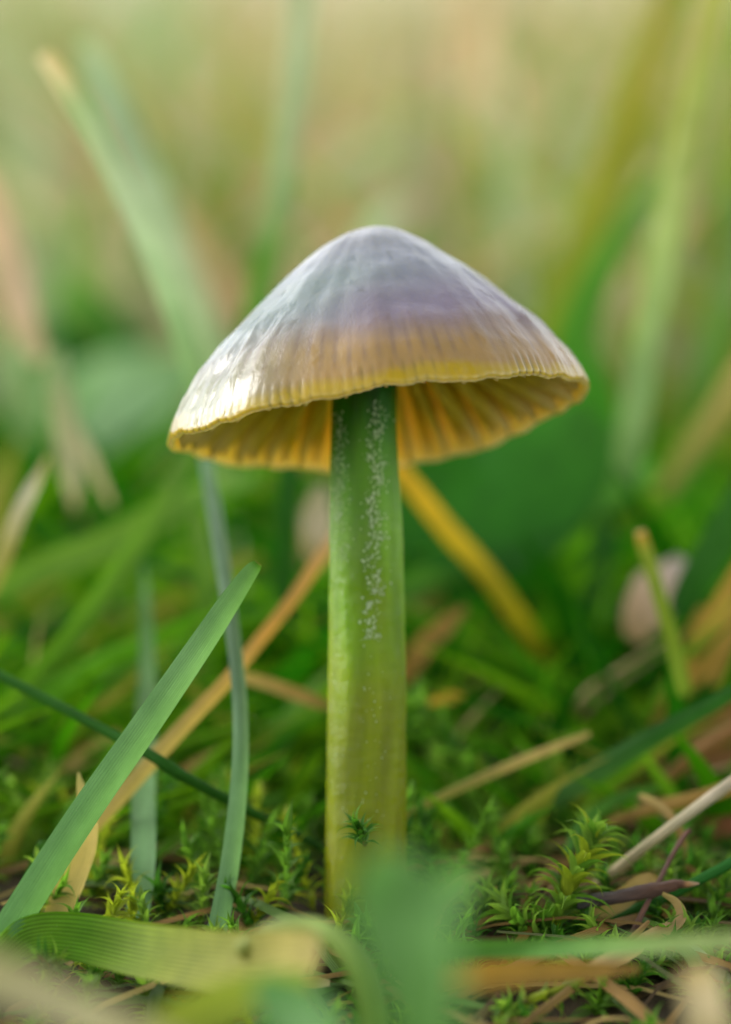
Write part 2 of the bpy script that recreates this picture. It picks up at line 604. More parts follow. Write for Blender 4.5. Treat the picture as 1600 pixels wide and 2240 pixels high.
def build_gills():
    m = gill_material()
    for g in range(NGILL * 2):
        a = 2 * PI * (g + 0.5) / (NGILL * 2) + random.uniform(-.008, .008)
        full = g % 2 == 0
        t0 = 0.20 if full else random.uniform(0.55, 0.7)
        V, F, C, UV = [], [], [], []
        n = 16
        side = Vector((-math.sin(a), math.cos(a), 0))
        for i in range(n):
            s = i / (n - 1)
            t = lerp(0.985, t0, s)
            top = cap_inner(t, a)
            top.z += 0.012
            depth = (0.26 if full else 0.13) * math.sin(min(1, s * 1.15 + 0.07) * PI * 0.80) ** 0.8 + 0.02
            if not full:
                depth *= (1 - smooth(0.6, 1, s) * 0.8)
            low = top - Vector((0, 0, depth))
            wob = side * (0.012 * noise.noise(Vector((g * 3.7, s * 3, 0))))
            tw, bw = 0.022, 0.009
            for q, w in ((top, tw), (low + wob, bw)):
                V.append(cap_pt(*(q - side * w)))
                V.append(cap_pt(*(q + side * w)))
            ct = lerp(np.array((0.86, 0.80, 0.46)), np.array((0.74, 0.66, 0.03)), smooth(0.02, 0.28, s))
            C += [ct * 0.9, ct * 0.9, lerp(ct, np.array((0.80, 0.62, 0.10)), .5), lerp(ct, np.array((0.80, 0.62, 0.10)), .5)]
        for i in range(n - 1):
            b = i * 4
            F += [(b, b + 4, b + 6, b + 2), (b + 1, b + 3, b + 7, b + 5), (b + 2, b + 6, b + 7, b + 3), (b, b + 1, b + 5, b + 4)]
        F += [(0, 2, 3, 1), (4 * n - 4, 4 * n - 3, 4 * n - 1, 4 * n - 2)]
        link('gill', mesh('gill', V, F, C), m, mush)
build_gills()

# ------------------------------------------------------------------ blades, straws, twigs
def ribbon(name, pts, cols, n=44, camber=0.12, twist=0.0, thick=0.012, mat=None, rag=0.0, parent=None, fold=0.0, seed=0.0, closed=False, rib=0.006):
    """A leaf blade through (px, py, d, width px): a thin cambered strip with a back side when closed, that faces the camera turned by twist degrees."""
    sp = spline(pts, n)
    W = [P(q[0], q[1], q[2]) for q in sp]
    nu = 9 if rib < .01 else 25
    V, C, UV, F = [], [], [], []
    L = 0.0
    for i in range(n):
        t = i / (n - 1)
        c = W[i]
        T = (W[min(i + 1, n - 1)] - W[max(i - 1, 0)]).normalized()
        if i:
            L += (W[i] - W[i - 1]).length
        view = (CAM - c).normalized()
        S = T.cross(view).normalized()
        tw = twist if not callable(twist) else twist(t)
        S = Matrix.Rotation(math.radians(tw), 3, T) @ S
        N = S.cross(T).normalized()
        if N.dot(view) < 0:
            N = -N
        w = max(0.4, sp[i][3]) * KPX * (FD + sp[i][2])
        base = ramp(cols, t)
        for k in range(nu):
            u = k / (nu - 1) * 2 - 1
            e = 1 + rag * noise.noise(Vector((L * 6, u * 2, seed)))
            cam_ = camber * w * (1 - u * u) * (-1) + fold * w * abs(u)
            rip = rib * w * math.cos(u * (nu - 1) * PI / 2)
            V.append(c + S * (u * w * 0.5 * e) + N * (cam_ + rip))
            C.append(base * (1 + (0.3 * math.cos(u * (nu - 1) * PI / 2) if rib > .01 else 0)) * (1 + 0.25 * noise.noise(Vector((L * 1.5, u, seed + 3)))))
            UV.append((u * 0.5 + 0.5, L))
        for k in range(1, nu - 1) if closed else ():
            u = k / (nu - 1) * 2 - 1
            cam_ = camber * w * (1 - u * u) * (-1) + fold * w * abs(u)
            th = min(thick, w * 0.2) * (1 - u * u * 0.7) + 0.10 * w * max(0, 1 - abs(u) * 4)
            V.append(c + S * (u * w * 0.5) + N * (cam_ - th))
            C.append(base * 0.95)
            UV.append((u * 0.5 + 0.5, L))
    m = nu + nu - 2 if closed else nu
    for i in range(n - 1):
        a, b = i * m, (i + 1) * m
        ring = list(range(nu)) + list(range(m - 1, nu - 1, -1))
        for x, y in zip(ring, ring[1:] + ring[:1]) if closed else zip(range(nu - 1), range(1, nu)):
            F.append((a + x, b + x, b + y, a + y))
    for e, rev in ((0, False), ((n - 1) * m, True)) if closed else ():
        ring = [e + x for x in list(range(nu)) + list(range(m - 1, nu - 1, -1))]
        F.append(tuple(ring[::-1] if rev else ring))
    return link(name, mesh(name, V, F, C, UV), mat or M_BLADE, parent)

def tube(name, pts, cols, n=40, nth=12, mat=None, lump=0.12, parent=None, seed=0.0):
    sp = spline(pts, n)
    W = [P(q[0], q[1], q[2]) for q in sp]
    V, C, UV, F = [], [], [], []
    L = 0
    for i in range(n):
        c = W[i]
        T = (W[min(i + 1, n - 1)] - W[max(i - 1, 0)]).normalized()
        if i:
            L += (W[i] - W[i - 1]).length
        S = T.cross((CAM - c).normalized()).normalized()
        N = S.cross(T)
        r = max(0.3, sp[i][3]) * 0.5 * KPX * (FD + sp[i][2])
        for j in range(nth + 1):
            a = 2 * PI * j / nth
            e = 1 + lump * noise.noise(Vector((math.cos(a) * 1.4, math.sin(a) * 1.4, L * 5 + seed))) + lump * 0.6 * noise.noise(Vector((math.cos(a) * 3, math.sin(a) * 3, L * 16 + seed)))
            V.append(c + (S * math.cos(a) + N * math.sin(a)) * r * e)
            C.append(ramp(cols, i / (n - 1)) * (1 + 0.3 * noise.noise(Vector((a, L * 4, seed)))))
            UV.append((j / nth, L))
    for i in range(n - 1):
        for j in range(nth):
            a = i * (nth + 1) + j
            F.append((a, a + 1, a + nth + 2, a + nth + 1))
    F.append(tuple(range(nth - 1, -1, -1)))
    F.append(tuple((n - 1) * (nth + 1) + j for j in range(nth)))
    return link(name, mesh(name, V, F, C, UV), mat or M_STRAW, parent)

G1 = (0.070, 0.220, 0.025)     # fresh green
G2 = (0.022, 0.110, 0.004)     # deep green
G3 = (0.150, 0.300, 0.120)     # glaucous green
G4 = (0.17, 0.27, 0.012)       # yellow green
MINT = (0.36, 0.45, 0.29)
ST1 = (0.46, 0.35, 0.11)       # straw
ST2 = (0.48, 0.26, 0.045)      # orange straw
ST3 = (0.25, 0.15, 0.035)       # brown straw
PALE = (0.52, 0.45, 0.25)
YEL = (0.52, 0.36, 0.03)
BRN = (0.10, 0.045, 0.022)

def const(*c):
    return [(i / max(1, len(c) - 1), x) for i, x in enumerate(c)]

def B(name, label, cat, pts, cols, kind='blade', group=None, **kw):
    mats = {'blade': M_BLADE, 'straw': M_STRAW, 'twig': M_BARK, 'leaf': M_LEAF}
    f = tube if kw.pop('round', False) else ribbon
    o = f(name, pts, cols, mat=mats[kind], seed=random.uniform(0, 50), **kw)
    tag(o, label, cat, group)
    return o

# --- sharp plants round the stem
B('grass_leaf', 'thick fresh green grass blade with blunt tip slanting up beside the stem', 'grass blade',
  [(-130, 2290, -1.5, 82), (0, 2065, -.8, 78), (170, 1800, -.5, 74), (330, 1570, -.35, 68), (440, 1410, -.28, 60), (500, 1320, -.25, 52), (540, 1262, -.22, 41), (558, 1240, -.2, 31), (566, 1231, -.2, 19)],
  [(0, (.10, .25, .065)), (0.45, (0.13, 0.27, 0.105)), (0.8, (0.10, 0.23, 0.06)), (0.94, (0.05, 0.16, 0.010)), (0.985, (0.07, 0.15, 0.02)), (1, (0.2, 0.16, 0.04))], camber=-0.24, twist=22, n=70)
B('grass_leaf', 'slim blue green grass blade bending upright between slanted blade and stem', 'grass blade',
  [(440, 2160, -.2, 50), (472, 2050, -.1, 50), (505, 1880, .1, 46), (524, 1700, .25, 41), (526, 1560, .5, 37), (515, 1430, .8, 35), (496, 1290, 1.2, 36), (470, 1120, 1.8, 36), (450, 1000, 2.3, 30), (440, 900, 2.8, 14)],
  const(G3, G3, (0.13, 0.23, 0.13), (0.15, 0.25, 0.15), G3), camber=-0.22, twist=24, n=70)
B('grass_leaf', 'flat ribbed blue green blade standing behind the thick slanted blade', 'grass blade',
  [(285, 2120, .1, 50), (300, 2010, .15, 54), (313, 1880, .4, 56), (314, 1760, .9, 54), (316, 1650, 1.4, 50), (322, 1480, 2.0, 40), (318, 1300, 2.7, 22), (312, 1230, 3.0, 5)],
  const(G3, G3, (0.09, 0.19, 0.06), G1), camber=0.05, twist=-12, n=60)
B('grass_stalk', 'thin wiry green stem crossing behind the slanted blade down to the mushroom', 'grass stem',
  [(-60, 1452, .9, 22), (0, 1478, .8, 22), (120, 1540, .65, 22), (230, 1598, .5, 22), (330, 1652, .35, 25), (372, 1680, .32, 29), (420, 1708, .4, 24), (520, 1760, .55, 23), (640, 1822, .8, 20), (730, 1868, .95, 18)],
  const((0.03, 0.13, 0.012), (0.025, 0.11, 0.01), (0.03, 0.12, 0.01)), round=True, kind='blade', lump=0.05, n=60)
B('dry_straw', 'long orange tan straw slanting from lower left to the stem', 'straw',
  [(180, 1830, .7, 38), (260, 1745, .8, 39), (400, 1590, .95, 37), (500, 1485, 1.1, 33), (560, 1410, 1.4, 31), (640, 1310, 1.8, 30), (705, 1215, 2.3, 30), (760, 1140, 2.7, 26)],
  const(ST1, ST1, (0.52, 0.34, 0.09), ST2, ST2, (0.5, 0.33, 0.18)), kind='straw', camber=-0.2, twist=20, n=60)
B('dry_sheath', 'pale yellow dry leaf sheath standing behind the base of the slanted blade', 'dry leaf',
  [(110, 2030, .05, 50), (140, 1960, .05, 62), (172, 1880, .08, 66), (190, 1810, .12, 52), (184, 1755, .16, 34), (176, 1715, .2, 18), (172, 1690, .2, 6)],
  const((0.52, 0.42, 0.12), (0.55, 0.42, 0.10), (0.55, 0.43, 0.12), (0.45, 0.42, 0.15)), kind='straw', camber=0.12, twist=-15, rag=0.12, n=50)
B('grass_leaf', 'short blunt dark green shoot left of the slanted blade', 'grass blade',
  [(40, 2010, .5, 34), (66, 1930, .45, 34), (84, 1880, .42, 32), (92, 1850, .4, 26), (95, 1838, .4, 14)], const(G2, G2, (0.05, .14, .02)), camber=-.15)
B('grass_leaf', 'wide ribbed green blade bent over along the bottom left turning tan', 'grass blade',
  [(-120, 2270, -1.6, 60), (-30, 2140, -1.2, 74), (30, 2075, -.9, 86), (80, 2048, -.75, 98), (170, 2050, -.75, 110), (320, 2080, -1.1, 126), (500, 2104, -2.1, 138), (600, 2098, -2.8, 132), (665, 2094, -3.2, 122), (685, 2094, -3.3, 96)],
  [(0, (.12, .27, .03)), (0.3, (0.13, 0.28, 0.02)), (0.45, (0.10, 0.25, 0.012)), (0.58, (0.22, 0.27, 0.04)), (0.75, (0.33, 0.30, 0.09)), (1, (0.36, 0.30, 0.11))], camber=0.16, twist=-14, n=80, rib=.03)
B('grass_leaf', 'flat deep green blade lying behind the blue green blades near the ground', 'grass blade',
  [(300, 2110, 1.0, 60), (370, 1990, 1.1, 90), (460, 1880, 1.3, 86), (560, 1800, 1.6, 60), (680, 1740, 2.0, 20)], const((0.03, 0.11, 0.008), (0.05, 0.14, 0.012), (0.06, 0.16, 0.02)), camber=.1)
B('dry_straw', 'tan straw fragment lying behind the ribbed blade, low on the left', 'straw',
  [(190, 1905, .9, 18), (240, 1885, 1.0, 26), (340, 1862, 1.2, 26), (430, 1830, 1.4, 22), (520, 1815, 1.6, 10)], const(ST1, PALE, ST1), kind='straw')
B('dry_straw', 'brown straw behind the ribbed blade just below the orange straw', 'straw',
  [(200, 1860, 1.6, 18), (300, 1770, 1.7, 26), (400, 1690, 1.9, 26), (480, 1640, 2.1, 12)], const(ST3, ST3, ST1), kind='straw')
B('grass_leaf', 'thin green blade with pale node low behind the slim upright blade', 'grass blade',
  [(330, 1880, 1.0, 18), (400, 1825, 1.1, 24), (450, 1790, 1.2, 30), (520, 1770, 1.4, 24), (620, 1740, 1.8, 12)], const(G1, G4, G1), camber=-.1)

# --- right of the stem
B('grass_leaf', 'long dark green blade rising from the litter to the right edge', 'grass blade',
  [(1020, 1850, 2.2, 14), (1090, 1810, 2.0, 34), (1180, 1765, 1.8, 52), (1300, 1690, 1.5, 52), (1440, 1605, 1.25, 44), (1560, 1540, 1.1, 36), (1700, 1450, .9, 30)],
  const((0.13, 0.2, 0.09), (0.07, 0.17, 0.05), (0.03, 0.12, 0.02), (0.02, 0.09, 0.012)), camber=-.15, twist=15, n=60)
B('dry_straw', 'thin pale straw sloping from the stem towards the dark green blade', 'straw',
  [(870, 1790, 1.0, 18), (960, 1745, 1.1, 20), (1080, 1690, 1.2, 22), (1200, 1640, 1.35, 20), (1290, 1605, 1.5, 12)], const((0.22, 0.24, 0.03), (0.26, 0.25, 0.05), ST1, ST1), kind='straw', camber=-.2)
B('dry_stalk', 'whitish dry stalk slanting from moss tuft to the right edge', 'stalk',
  [(1290, 1950, .6, 26), (1340, 1910, .5, 25), (1430, 1838, .4, 24), (1520, 1770, .35, 25), (1600, 1712, .4, 26), (1720, 1625, .5, 26)],
  const((0.36, 0.28, 0.13), (0.44, 0.38, 0.22), (0.52, 0.46, 0.33), (0.46, 0.38, 0.26)), kind='straw', round=True, lump=0.08, n=50)
B('twig', 'dark brown broken twig with pale split tip lying against the moss tuft', 'twig',
  [(1262, 1975, -.05, 30), (1300, 1970, -.05, 30), (1360, 1960, -.05, 30), (1430, 1945, -.02, 27), (1475, 1936, 0, 25), (1484, 1934, 0, 19), (1505, 1935, 0, 14), (1530, 1933, 0, 5)],
  [(0, (0.04, 0.04, 0.035)), (.25, (0.055, 0.035, 0.025)), (.45, BRN), (.78, (0.12, 0.05, 0.022)), (.86, (0.38, 0.2, 0.06)), (1, (0.5, 0.36, 0.2))], kind='twig', round=True, lump=0.34, n=90)
B('twig', 'thin reddish twig leaning upright across the dark broken twig', 'twig',
  [(1375, 2060, -.2, 16), (1405, 1998, -.1, 13), (1436, 1940, .1, 11), (1470, 1872, .25, 11), (1500, 1825, .3, 12), (1512, 1816, .3, 9)], const((0.13, 0.06, 0.03), (0.14, 0.06, 0.035), (0.17, 0.07, 0.04)), kind='twig', round=True, lump=0.25, n=50)
B('grass_stalk', 'round bright green stem entering from right edge behind the twigs', 'grass stem',
  [(1720, 1820, .1, 27), (1600, 1888, .1, 25), (1530, 1925, .1, 23), (1470, 1957, .1, 21), (1400, 1985, .2, 25), (1320, 2025, .3, 26), (1270, 2060, .4, 20)], const((0.03, 0.16, 0.025), (0.035, 0.17, 0.025), (0.06, 0.17, 0.03)), kind='blade', round=True, lump=0.04, n=50)
B('dry_leaf', 'torn tan leaf strip lying under the dark broken twig', 'dry leaf',
  [(1250, 2060, .15, 20), (1310, 2000, .15, 46), (1380, 1950, .2, 48), (1430, 1925, .25, 34), (1438, 1916, .25, 14)], const((0.32, 0.22, 0.08), ST1, (0.48, 0.33, 0.13), ST1), kind='straw', rag=.35, camber=.15, n=50)
B('dry_leaf', 'curled tan leaf strip looping below the thin reddish twig', 'dry leaf',
  [(1450, 1955, -.1, 10), (1478, 1972, -.15, 20), (1490, 2000, -.2, 26), (1470, 2025, -.3, 30), (1420, 2050, -.5, 34), (1370, 2085, -.9, 40), (1290, 2120, -1.4, 30)], const(ST1, (0.36, 0.24, 0.09), (0.4, 0.28, 0.11), (0.42, .3, .12)), kind='straw', rag=.2, camber=-.2, n=60, twist=25)
B('dry_straw', 'long thin tan straw running from bottom edge up to the curled strip', 'straw',
  [(1080, 2290, -1.5, 20), (1180, 2215, -1.2, 20), (1300, 2125, -.9, 18), (1390, 2045, -.6, 14), (1420, 2015, -.4, 8)], const(ST3, (0.3, .2, .07), ST3), kind='straw', camber=-.2)
B('grass_leaf', 'narrow pale green blade at lower right sloping down past the moss', 'grass blade',
  [(1480, 2050, -.4, 12), (1520, 2080, -.5, 24), (1570, 2125, -.6, 28), (1640, 2190, -.8, 30)], const(G3, MINT, G3), camber=-.15)
B('grass_leaf', 'nearly level bright green blade across the lower right foreground', 'grass blade',
  [(900, 2078, -1.6, 26), (980, 2077, -1.6, 36), (1150, 2075, -1.7, 40), (1300, 2070, -2.1, 42), (1450, 2064, -2.7, 44), (1700, 2050, -3.4, 46)],
  const((0.10, 0.24, 0.05), (0.075, 0.22, 0.03), (0.10, 0.24, 0.05), (0.17, 0.27, 0.08), (0.22, 0.28, 0.10)), camber=.22, twist=-10, n=60)
B('dry_leaf', 'blurred orange brown blade below the level green blade', 'dry leaf',
  [(930, 2150, -3.0, 40), (1020, 2140, -2.9, 62), (1150, 2130, -2.7, 58), (1280, 2125, -2.3, 44), (1400, 2120, -2.0, 14)], const((0.27, 0.17, 0.03), (0.28, 0.16, 0.02), (0.22, 0.13, 0.025), ST3), kind='straw')
B('dry_stalk', 'blurred tan upright stalk at the bottom right corner', 'stalk',
  [(1560, 2330, -4.6, 100), (1545, 2230, -4.5, 98), (1530, 2150, -4.3, 90), (1520, 2110, -4.2, 60)], const((.34, .27, .11), (.40, .33, .17), ST1), kind='straw')
B('grass_leaf', 'thin arched green blade over the brown litter above the moss tuft', 'grass blade',
  [(1240, 1870, .9, 20), (1265, 1815, 1.1, 24), (1310, 1772, 1.3, 26), (1370, 1742, 1.5, 26), (1430, 1727, 1.7, 20), (1490, 1735, 1.9, 8)], const(G1, (0.06, .18, .02), G1), camber=-.15)
B('dry_leaf', 'broad brown dead blade lying behind the moss tuft', 'dry leaf',
  [(1060, 1870, 2.6, 50), (1180, 1825, 2.3, 80), (1300, 1780, 2.1, 76), (1400, 1770, 2.0, 66), (1470, 1800, 1.9, 24)], const((0.34, 0.22, 0.09), ST3, (0.34, .2, .1), (0.4, 0.28, .2)), kind='straw')
B('dry_leaf', 'rust brown dead blade behind the whitish stalk at the right edge', 'dry leaf',
  [(1420, 1870, 1.8, 30), (1500, 1835, 1.7, 64), (1600, 1820, 1.6, 76), (1720, 1800, 1.6, 70)], const(ST3, (0.22, 0.09, 0.03), (0.2, .08, .03)), kind='straw')
B('dry_straw', 'long brown straw beneath the dark green blade on the right', 'straw',
  [(1180, 1850, 2.8, 30), (1300, 1770, 2.6, 44), (1430, 1680, 2.4, 48), (1560, 1590, 2.2, 44), (1700, 1500, 2.0, 40)], const(ST3, (0.34, 0.2, .07), ST3, (0.25, .12, .04)), kind='straw')
B('dry_straw', 'reddish brown straw lying low at the right edge under the long brown straw', 'straw',
  [(1380, 1740, 2.5, 20), (1480, 1690, 2.4, 36), (1580, 1655, 2.3, 40), (1700, 1620, 2.2, 38)], const(ST3, (0.26, 0.12, .05), ST3), kind='straw')
B('dry_straw', 'ochre straw crossing low behind the whitish stalk at the right edge', 'straw',
  [(1330, 1800, 1.4, 18), (1440, 1765, 1.3, 30), (1540, 1742, 1.2, 32), (1680, 1690, 1.2, 30)], const(ST3, (0.36, .22, .05), (0.3, .18, .04)), kind='straw', camber=-.2)
B('dry_straw', 'dark brown straw drooping from the right edge above the rust brown blade', 'straw',
  [(1700, 1560, 1.8, 36), (1600, 1600, 1.8, 36), (1500, 1668, 1.9, 32), (1420, 1745, 2.0, 18)], const((0.2, .1, .03), (0.26, .13, .035), ST3), kind='straw', camber=-.2)
B('dry_straw', 'thin tan straw arching over the whitish stalk near its middle', 'straw',
  [(1400, 1740, .9, 12), (1440, 1760, .8, 18), (1478, 1800, .7, 18), (1500, 1860, .7, 14), (1508, 1910, .7, 6)], const(ST1, (0.34, .22, .07), ST3), kind='straw', camber=-.2)
B('dry_straw', 'brown straw lying flat behind the dark broken twig tip', 'straw',
  [(1500, 1895, .5, 14), (1560, 1935, .45, 24), (1630, 1965, .4, 28), (1720, 1990, .4, 24)], const(ST3, (0.3, .19, .06), ST3), kind='straw', camber=-.15)
B('grass_leaf', 'yellow green shoot with orange tip at the right', 'grass blade',
  [(1500, 1520, 1.8, 34), (1478, 1430, 1.9, 34), (1450, 1330, 1.9, 30), (1425, 1245, 1.9, 30), (1408, 1190, 1.9, 30), (1400, 1160, 1.9, 20)],
  [(0, G4), (.7, (0.2, 0.27, 0.03)), (.84, (0.3, .25, .03)), (.93, ST2), (1, PALE)], camber=-.2)
B('grass_leaf', 'thick dark green blade with blunt end at the right edge', 'grass blade',
  [(1480, 1345, 2.8, 40), (1500, 1310, 2.8, 66), (1540, 1240, 2.8, 78), (1600, 1140, 2.9, 80), (1690, 980, 3.0, 74)], const((0.012, 0.075, 0.006), (0.02, 0.10, 0.008), (0.03, .13, .01)), camber=-.1)
B('dry_straw', 'orange tan straw fan at the right edge under the dark blunt blade', 'straw',
  [(1400, 1700, 3.0, 60), (1500, 1530, 3.0, 90), (1580, 1370, 3.0, 90), (1680, 1180, 3.1, 60)], const((0.25, 0.16, 0.03), (0.40, 0.24, 0.03), (0.48, 0.28, 0.05)), kind='straw')
B('dry_straw', 'ochre straw leaning beside the orange tan fan, left of it', 'straw',
  [(1400, 1660, 3.4, 40), (1470, 1520, 3.4, 60), (1530, 1400, 3.3, 66), (1545, 1330, 3.3, 30)], const((0.2, 0.16, 0.02), (0.34, 0.22, 0.03), (0.45, .28, .07)), kind='straw')
B('dry_leaf', 'pinkish white scrap of dead leaf behind the yellow green shoot', 'dry leaf',
  [(1385, 1400, 3.4, 40), (1405, 1345, 3.4, 92), (1440, 1295, 3.5, 104), (1475, 1250, 3.7, 66), (1492, 1220, 3.8, 24)], const((0.40, 0.26, 0.12), (0.46, 0.33, 0.22), (0.46, 0.40, 0.36)), kind='straw', rag=.3)
B('dry_leaf', 'small bright orange leaf scrap right of the stem', 'dry leaf',
  [(930, 1542, 2.2, 8), (960, 1530, 2.2, 22), (990, 1524, 2.2, 24), (1015, 1522, 2.2, 8)], const(YEL, (0.6, 0.36, 0.04), YEL), kind='straw', rag=.3)
B('dry_straw', 'yellow straw falling diagonally away from under the cap right of the stem', 'straw',
  [(850, 1000, 3.2, 36), (900, 1060, 3.2, 42), (980, 1160, 3.3, 46), (1060, 1250, 3.5, 46), (1140, 1360, 3.8, 44), (1210, 1480, 4.2, 36), (1250, 1560, 4.6, 26)],
  const((0.62, 0.34, 0.01), (0.60, 0.38, 0.012), (0.48, 0.36, 0.012), (0.24, 0.24, 0.006), (0.10, .16, .005)), kind='straw', camber=-.15)
B('dry_leaf', 'orange brown leaf piece just right of the stem behind', 'dry leaf',
  [(850, 1520, 3.0, 30), (900, 1450, 3.0, 46), (955, 1385, 3.1, 44), (1020, 1330, 3.2, 18)], const((0.26, .15, .02), (0.28, .16, .025), ST3), kind='straw', rag=.25)
B('grass_leaf', 'broad light green blade crossing right from the stem, blurred', 'grass blade',
  [(840, 1320, 3.8, 50), (960, 1250, 3.8, 66), (1120, 1180, 4.0, 70), (1300, 1100, 4.4, 66), (1440, 1020, 4.8, 40)], const((0.05, .15, .015), (0.06, .18, .025), (0.05, .16, .015), G1), camber=.1)
B('clover_leaf', 'broad deep green leaf hanging under the right side of cap', 'leaf',
  [(860, 1160, 3.6, 150), (980, 1120, 3.7, 280), (1120, 1085, 3.9, 310), (1240, 985, 4.2, 240), (1310, 905, 4.5, 80)], const((0.012, .085, .004), (0.015, .10, .004), (0.03, .14, .008)), kind='leaf', camber=.06, n=40)
B('clover_leaf', 'broad dark green leaf lower right behind the yellow straw', 'leaf',
  [(980, 1340, 4.3, 110), (1100, 1300, 4.3, 210), (1230, 1240, 4.4, 220), (1340, 1150, 4.6, 70)], const((0.012, .08, .004), (0.012, .085, .004), (0.02, .1, .006)), kind='leaf', camber=.06, n=40)

# --- foreground, close to the lens
fl = empty('broad_leaf_plant', P(840, 2330, -5.2))
tag(fl, 'very blurred blue green broad leaf close to the lens below the stem', 'plant')
def child(o):
    o.parent = fl
    o.matrix_parent_inverse = Matrix.Translation(-fl.location)
    return o
child(ribbon('leaf', [(960, 2420, -7.6, 90), (935, 2250, -7.2, 150), (900, 2090, -6.8, 215), (880, 1980, -6.4, 226), (885, 1920, -6.2, 190), (895, 1885, -6.1, 120), (900, 1868, -6.0, 40)], const((0.07, .19, .025), (0.075, .2, .035), (0.09, .215, .055)), camber=.12, mat=M_LEAF, twist=10))
child(ribbon('leaf', [(760, 2420, -6.2, 80), (700, 2300, -5.8, 150), (640, 2220, -5.4, 150), (585, 2170, -5.2, 90), (555, 2150, -5.1, 30)], const((0.05, .17, .02), (0.055, .18, .03)), camber=.12, mat=M_LEAF, twist=-10))
child(ribbon('leaf', [(940, 2010, -5.8, 60), (980, 1960, -5.5, 100), (1020, 1925, -5.2, 84), (1045, 1905, -5.1, 30)], const((0.08, .2, .045), (0.085, .21, .05)), camber=.1, mat=M_LEAF, twist=15))
B('arched_stalk', 'pale green arched stalk bending over left of the blurred leaf', 'stalk',
  [(520, 2085, -2.2, 36), (565, 2052, -2.2, 42), (620, 2032, -2.2, 48), (680, 2030, -2.2, 50), (735, 2056, -2.3, 52), (778, 2110, -2.4, 54), (806, 2190, -2.5, 56), (825, 2290, -2.6, 60)],
  const((0.26, .30, .06), (0.34, .42, .15), (0.27, .38, .10), (0.18, .30, .05), (0.12, .25, .03)), round=True, kind='leaf', lump=.06)
B('dry_leaf', 'blurred pale tan blade close to the lens at the bottom left corner', 'dry leaf',
  [(-150, 2090, -5.5, 110), (0, 2140, -5.5, 110), (130, 2195, -5.6, 100), (280, 2260, -5.8, 90), (420, 2330, -6, 80)], const((0.32, .31, .15), (0.38, .35, .19), (0.3, .29, .12)), kind='straw')
B('grass_leaf', 'blurred yellow green blade at the bottom edge left of centre', 'grass blade',
  [(250, 2320, -4.5, 80), (420, 2230, -4.4, 110), (560, 2170, -4.2, 90), (680, 2140, -4.0, 40)], const((0.2, .25, .03), (0.2, .26, .03), (0.25, .3, .05)), camber=.1)
B('grass_leaf', 'slim green blade poking up from the bottom edge under the bent blade', 'grass blade',
  [(390, 2300, -.6, 22), (420, 2215, -.5, 22), (450, 2140, -.4, 18), (470, 2090, -.3, 8)], const(G3, G3, G1), camber=-.2)
B('dry_leaf', 'small orange tan scrap at the bottom inside the arched stem', 'dry leaf',
  [(650, 2150, -.8, 16), (690, 2148, -.8, 24), (722, 2150, -.8, 14)], const(ST2, ST1, PALE), kind='straw', rag=.3)

# --- blurred plants behind
B('grass_leaf', 'blurred pale green blade with straw coloured tip in the upper left', 'grass blade',
  [(500, 1060, 3.30, 50), (455, 900, 3.30, 53), (390, 700, 3.35, 55), (310, 500, 3.41, 53), (210, 300, 3.47, 50), (140, 180, 3.52, 46), (95, 118, 3.52, 31)],
  [(0, (0.12, .24, .05)), (.3, (0.22, .36, .17)), (.55, (.36, .46, .31)), (.75, (0.32, .42, .22)), (.86, (0.6, .5, .3)), (1, (0.7, .54, .36))], camber=.1, twist=20)
B('grass_leaf', 'blurred grey green blade just behind the straw tipped blade', 'grass blade',
  [(520, 980, 6.46, 68), (460, 760, 6.46, 73), (380, 540, 6.53, 74), (290, 320, 6.66, 71), (210, 150, 6.80, 56), (180, 90, 6.80, 25)], const((0.16, .28, .1), MINT, (0.26, .36, .24), MINT), camber=.1)
B('grass_leaf', 'blurred tall pale blade rising straight behind the left side of the cap', 'grass blade',
  [(540, 760, 5.60, 50), (575, 600, 5.74, 56), (612, 430, 5.95, 55), (640, 220, 6.16, 52), (660, 0, 6.44, 48), (672, -150, 6.65, 37)], const((0.05, .2, .01), (0.09, .22, .03), (0.30, .39, .22), (0.36, .44, .28), (0.36, .43, .26)), camber=.1)
B('grass_leaf', 'blurred tall yellow green blade rising along the right edge', 'grass blade',
  [(1360, 1060, 4.55, 62), (1385, 930, 4.62, 69), (1420, 720, 4.76, 69), (1470, 450, 4.90, 64), (1520, 200, 5.11, 57), (1560, -20, 5.32, 50), (1580, -160, 5.46, 31)], const((0.09, .2, .05), (0.2, .32, .12), (0.3, .38, .13), (0.36, .38, .10), (0.34, .34, .06)), camber=.1)
B('grass_leaf', 'blurred olive blade leaning left of the tall yellow green blade', 'grass blade',
  [(1160, 900, 8.25, 68), (1210, 720, 8.25, 81), (1290, 480, 8.62, 81), (1380, 230, 9.00, 74), (1460, 0, 9.38, 62), (1500, -140, 9.75, 37)], const((0.1, .19, .01), (0.2, .24, .02), (0.27, .25, .03), (0.26, .23, .04)), camber=.1)
B('grass_leaf', 'blurred fresh green blade close behind the right rim of the cap', 'grass blade',
  [(1300, 1100, 5.60, 74), (1290, 900, 5.60, 128), (1260, 740, 5.81, 87), (1330, 560, 6.16, 68), (1440, 380, 6.65, 37)], const((0.03, .16, .008), (0.04, .19, .008), (0.07, .22, .02), (0.12, .24, .04)), camber=.1)
B('grass_leaf', 'blurred green blade at the right edge behind the yellow green one', 'grass blade',
  [(1480, 1120, 7, 43), (1530, 900, 7.2, 62), (1580, 700, 7.4, 62), (1640, 420, 7.8, 50)], const((0.05, .18, .01), (0.07, .2, .015), (0.10, .22, .04), (0.16, .25, .1)), camber=.1)
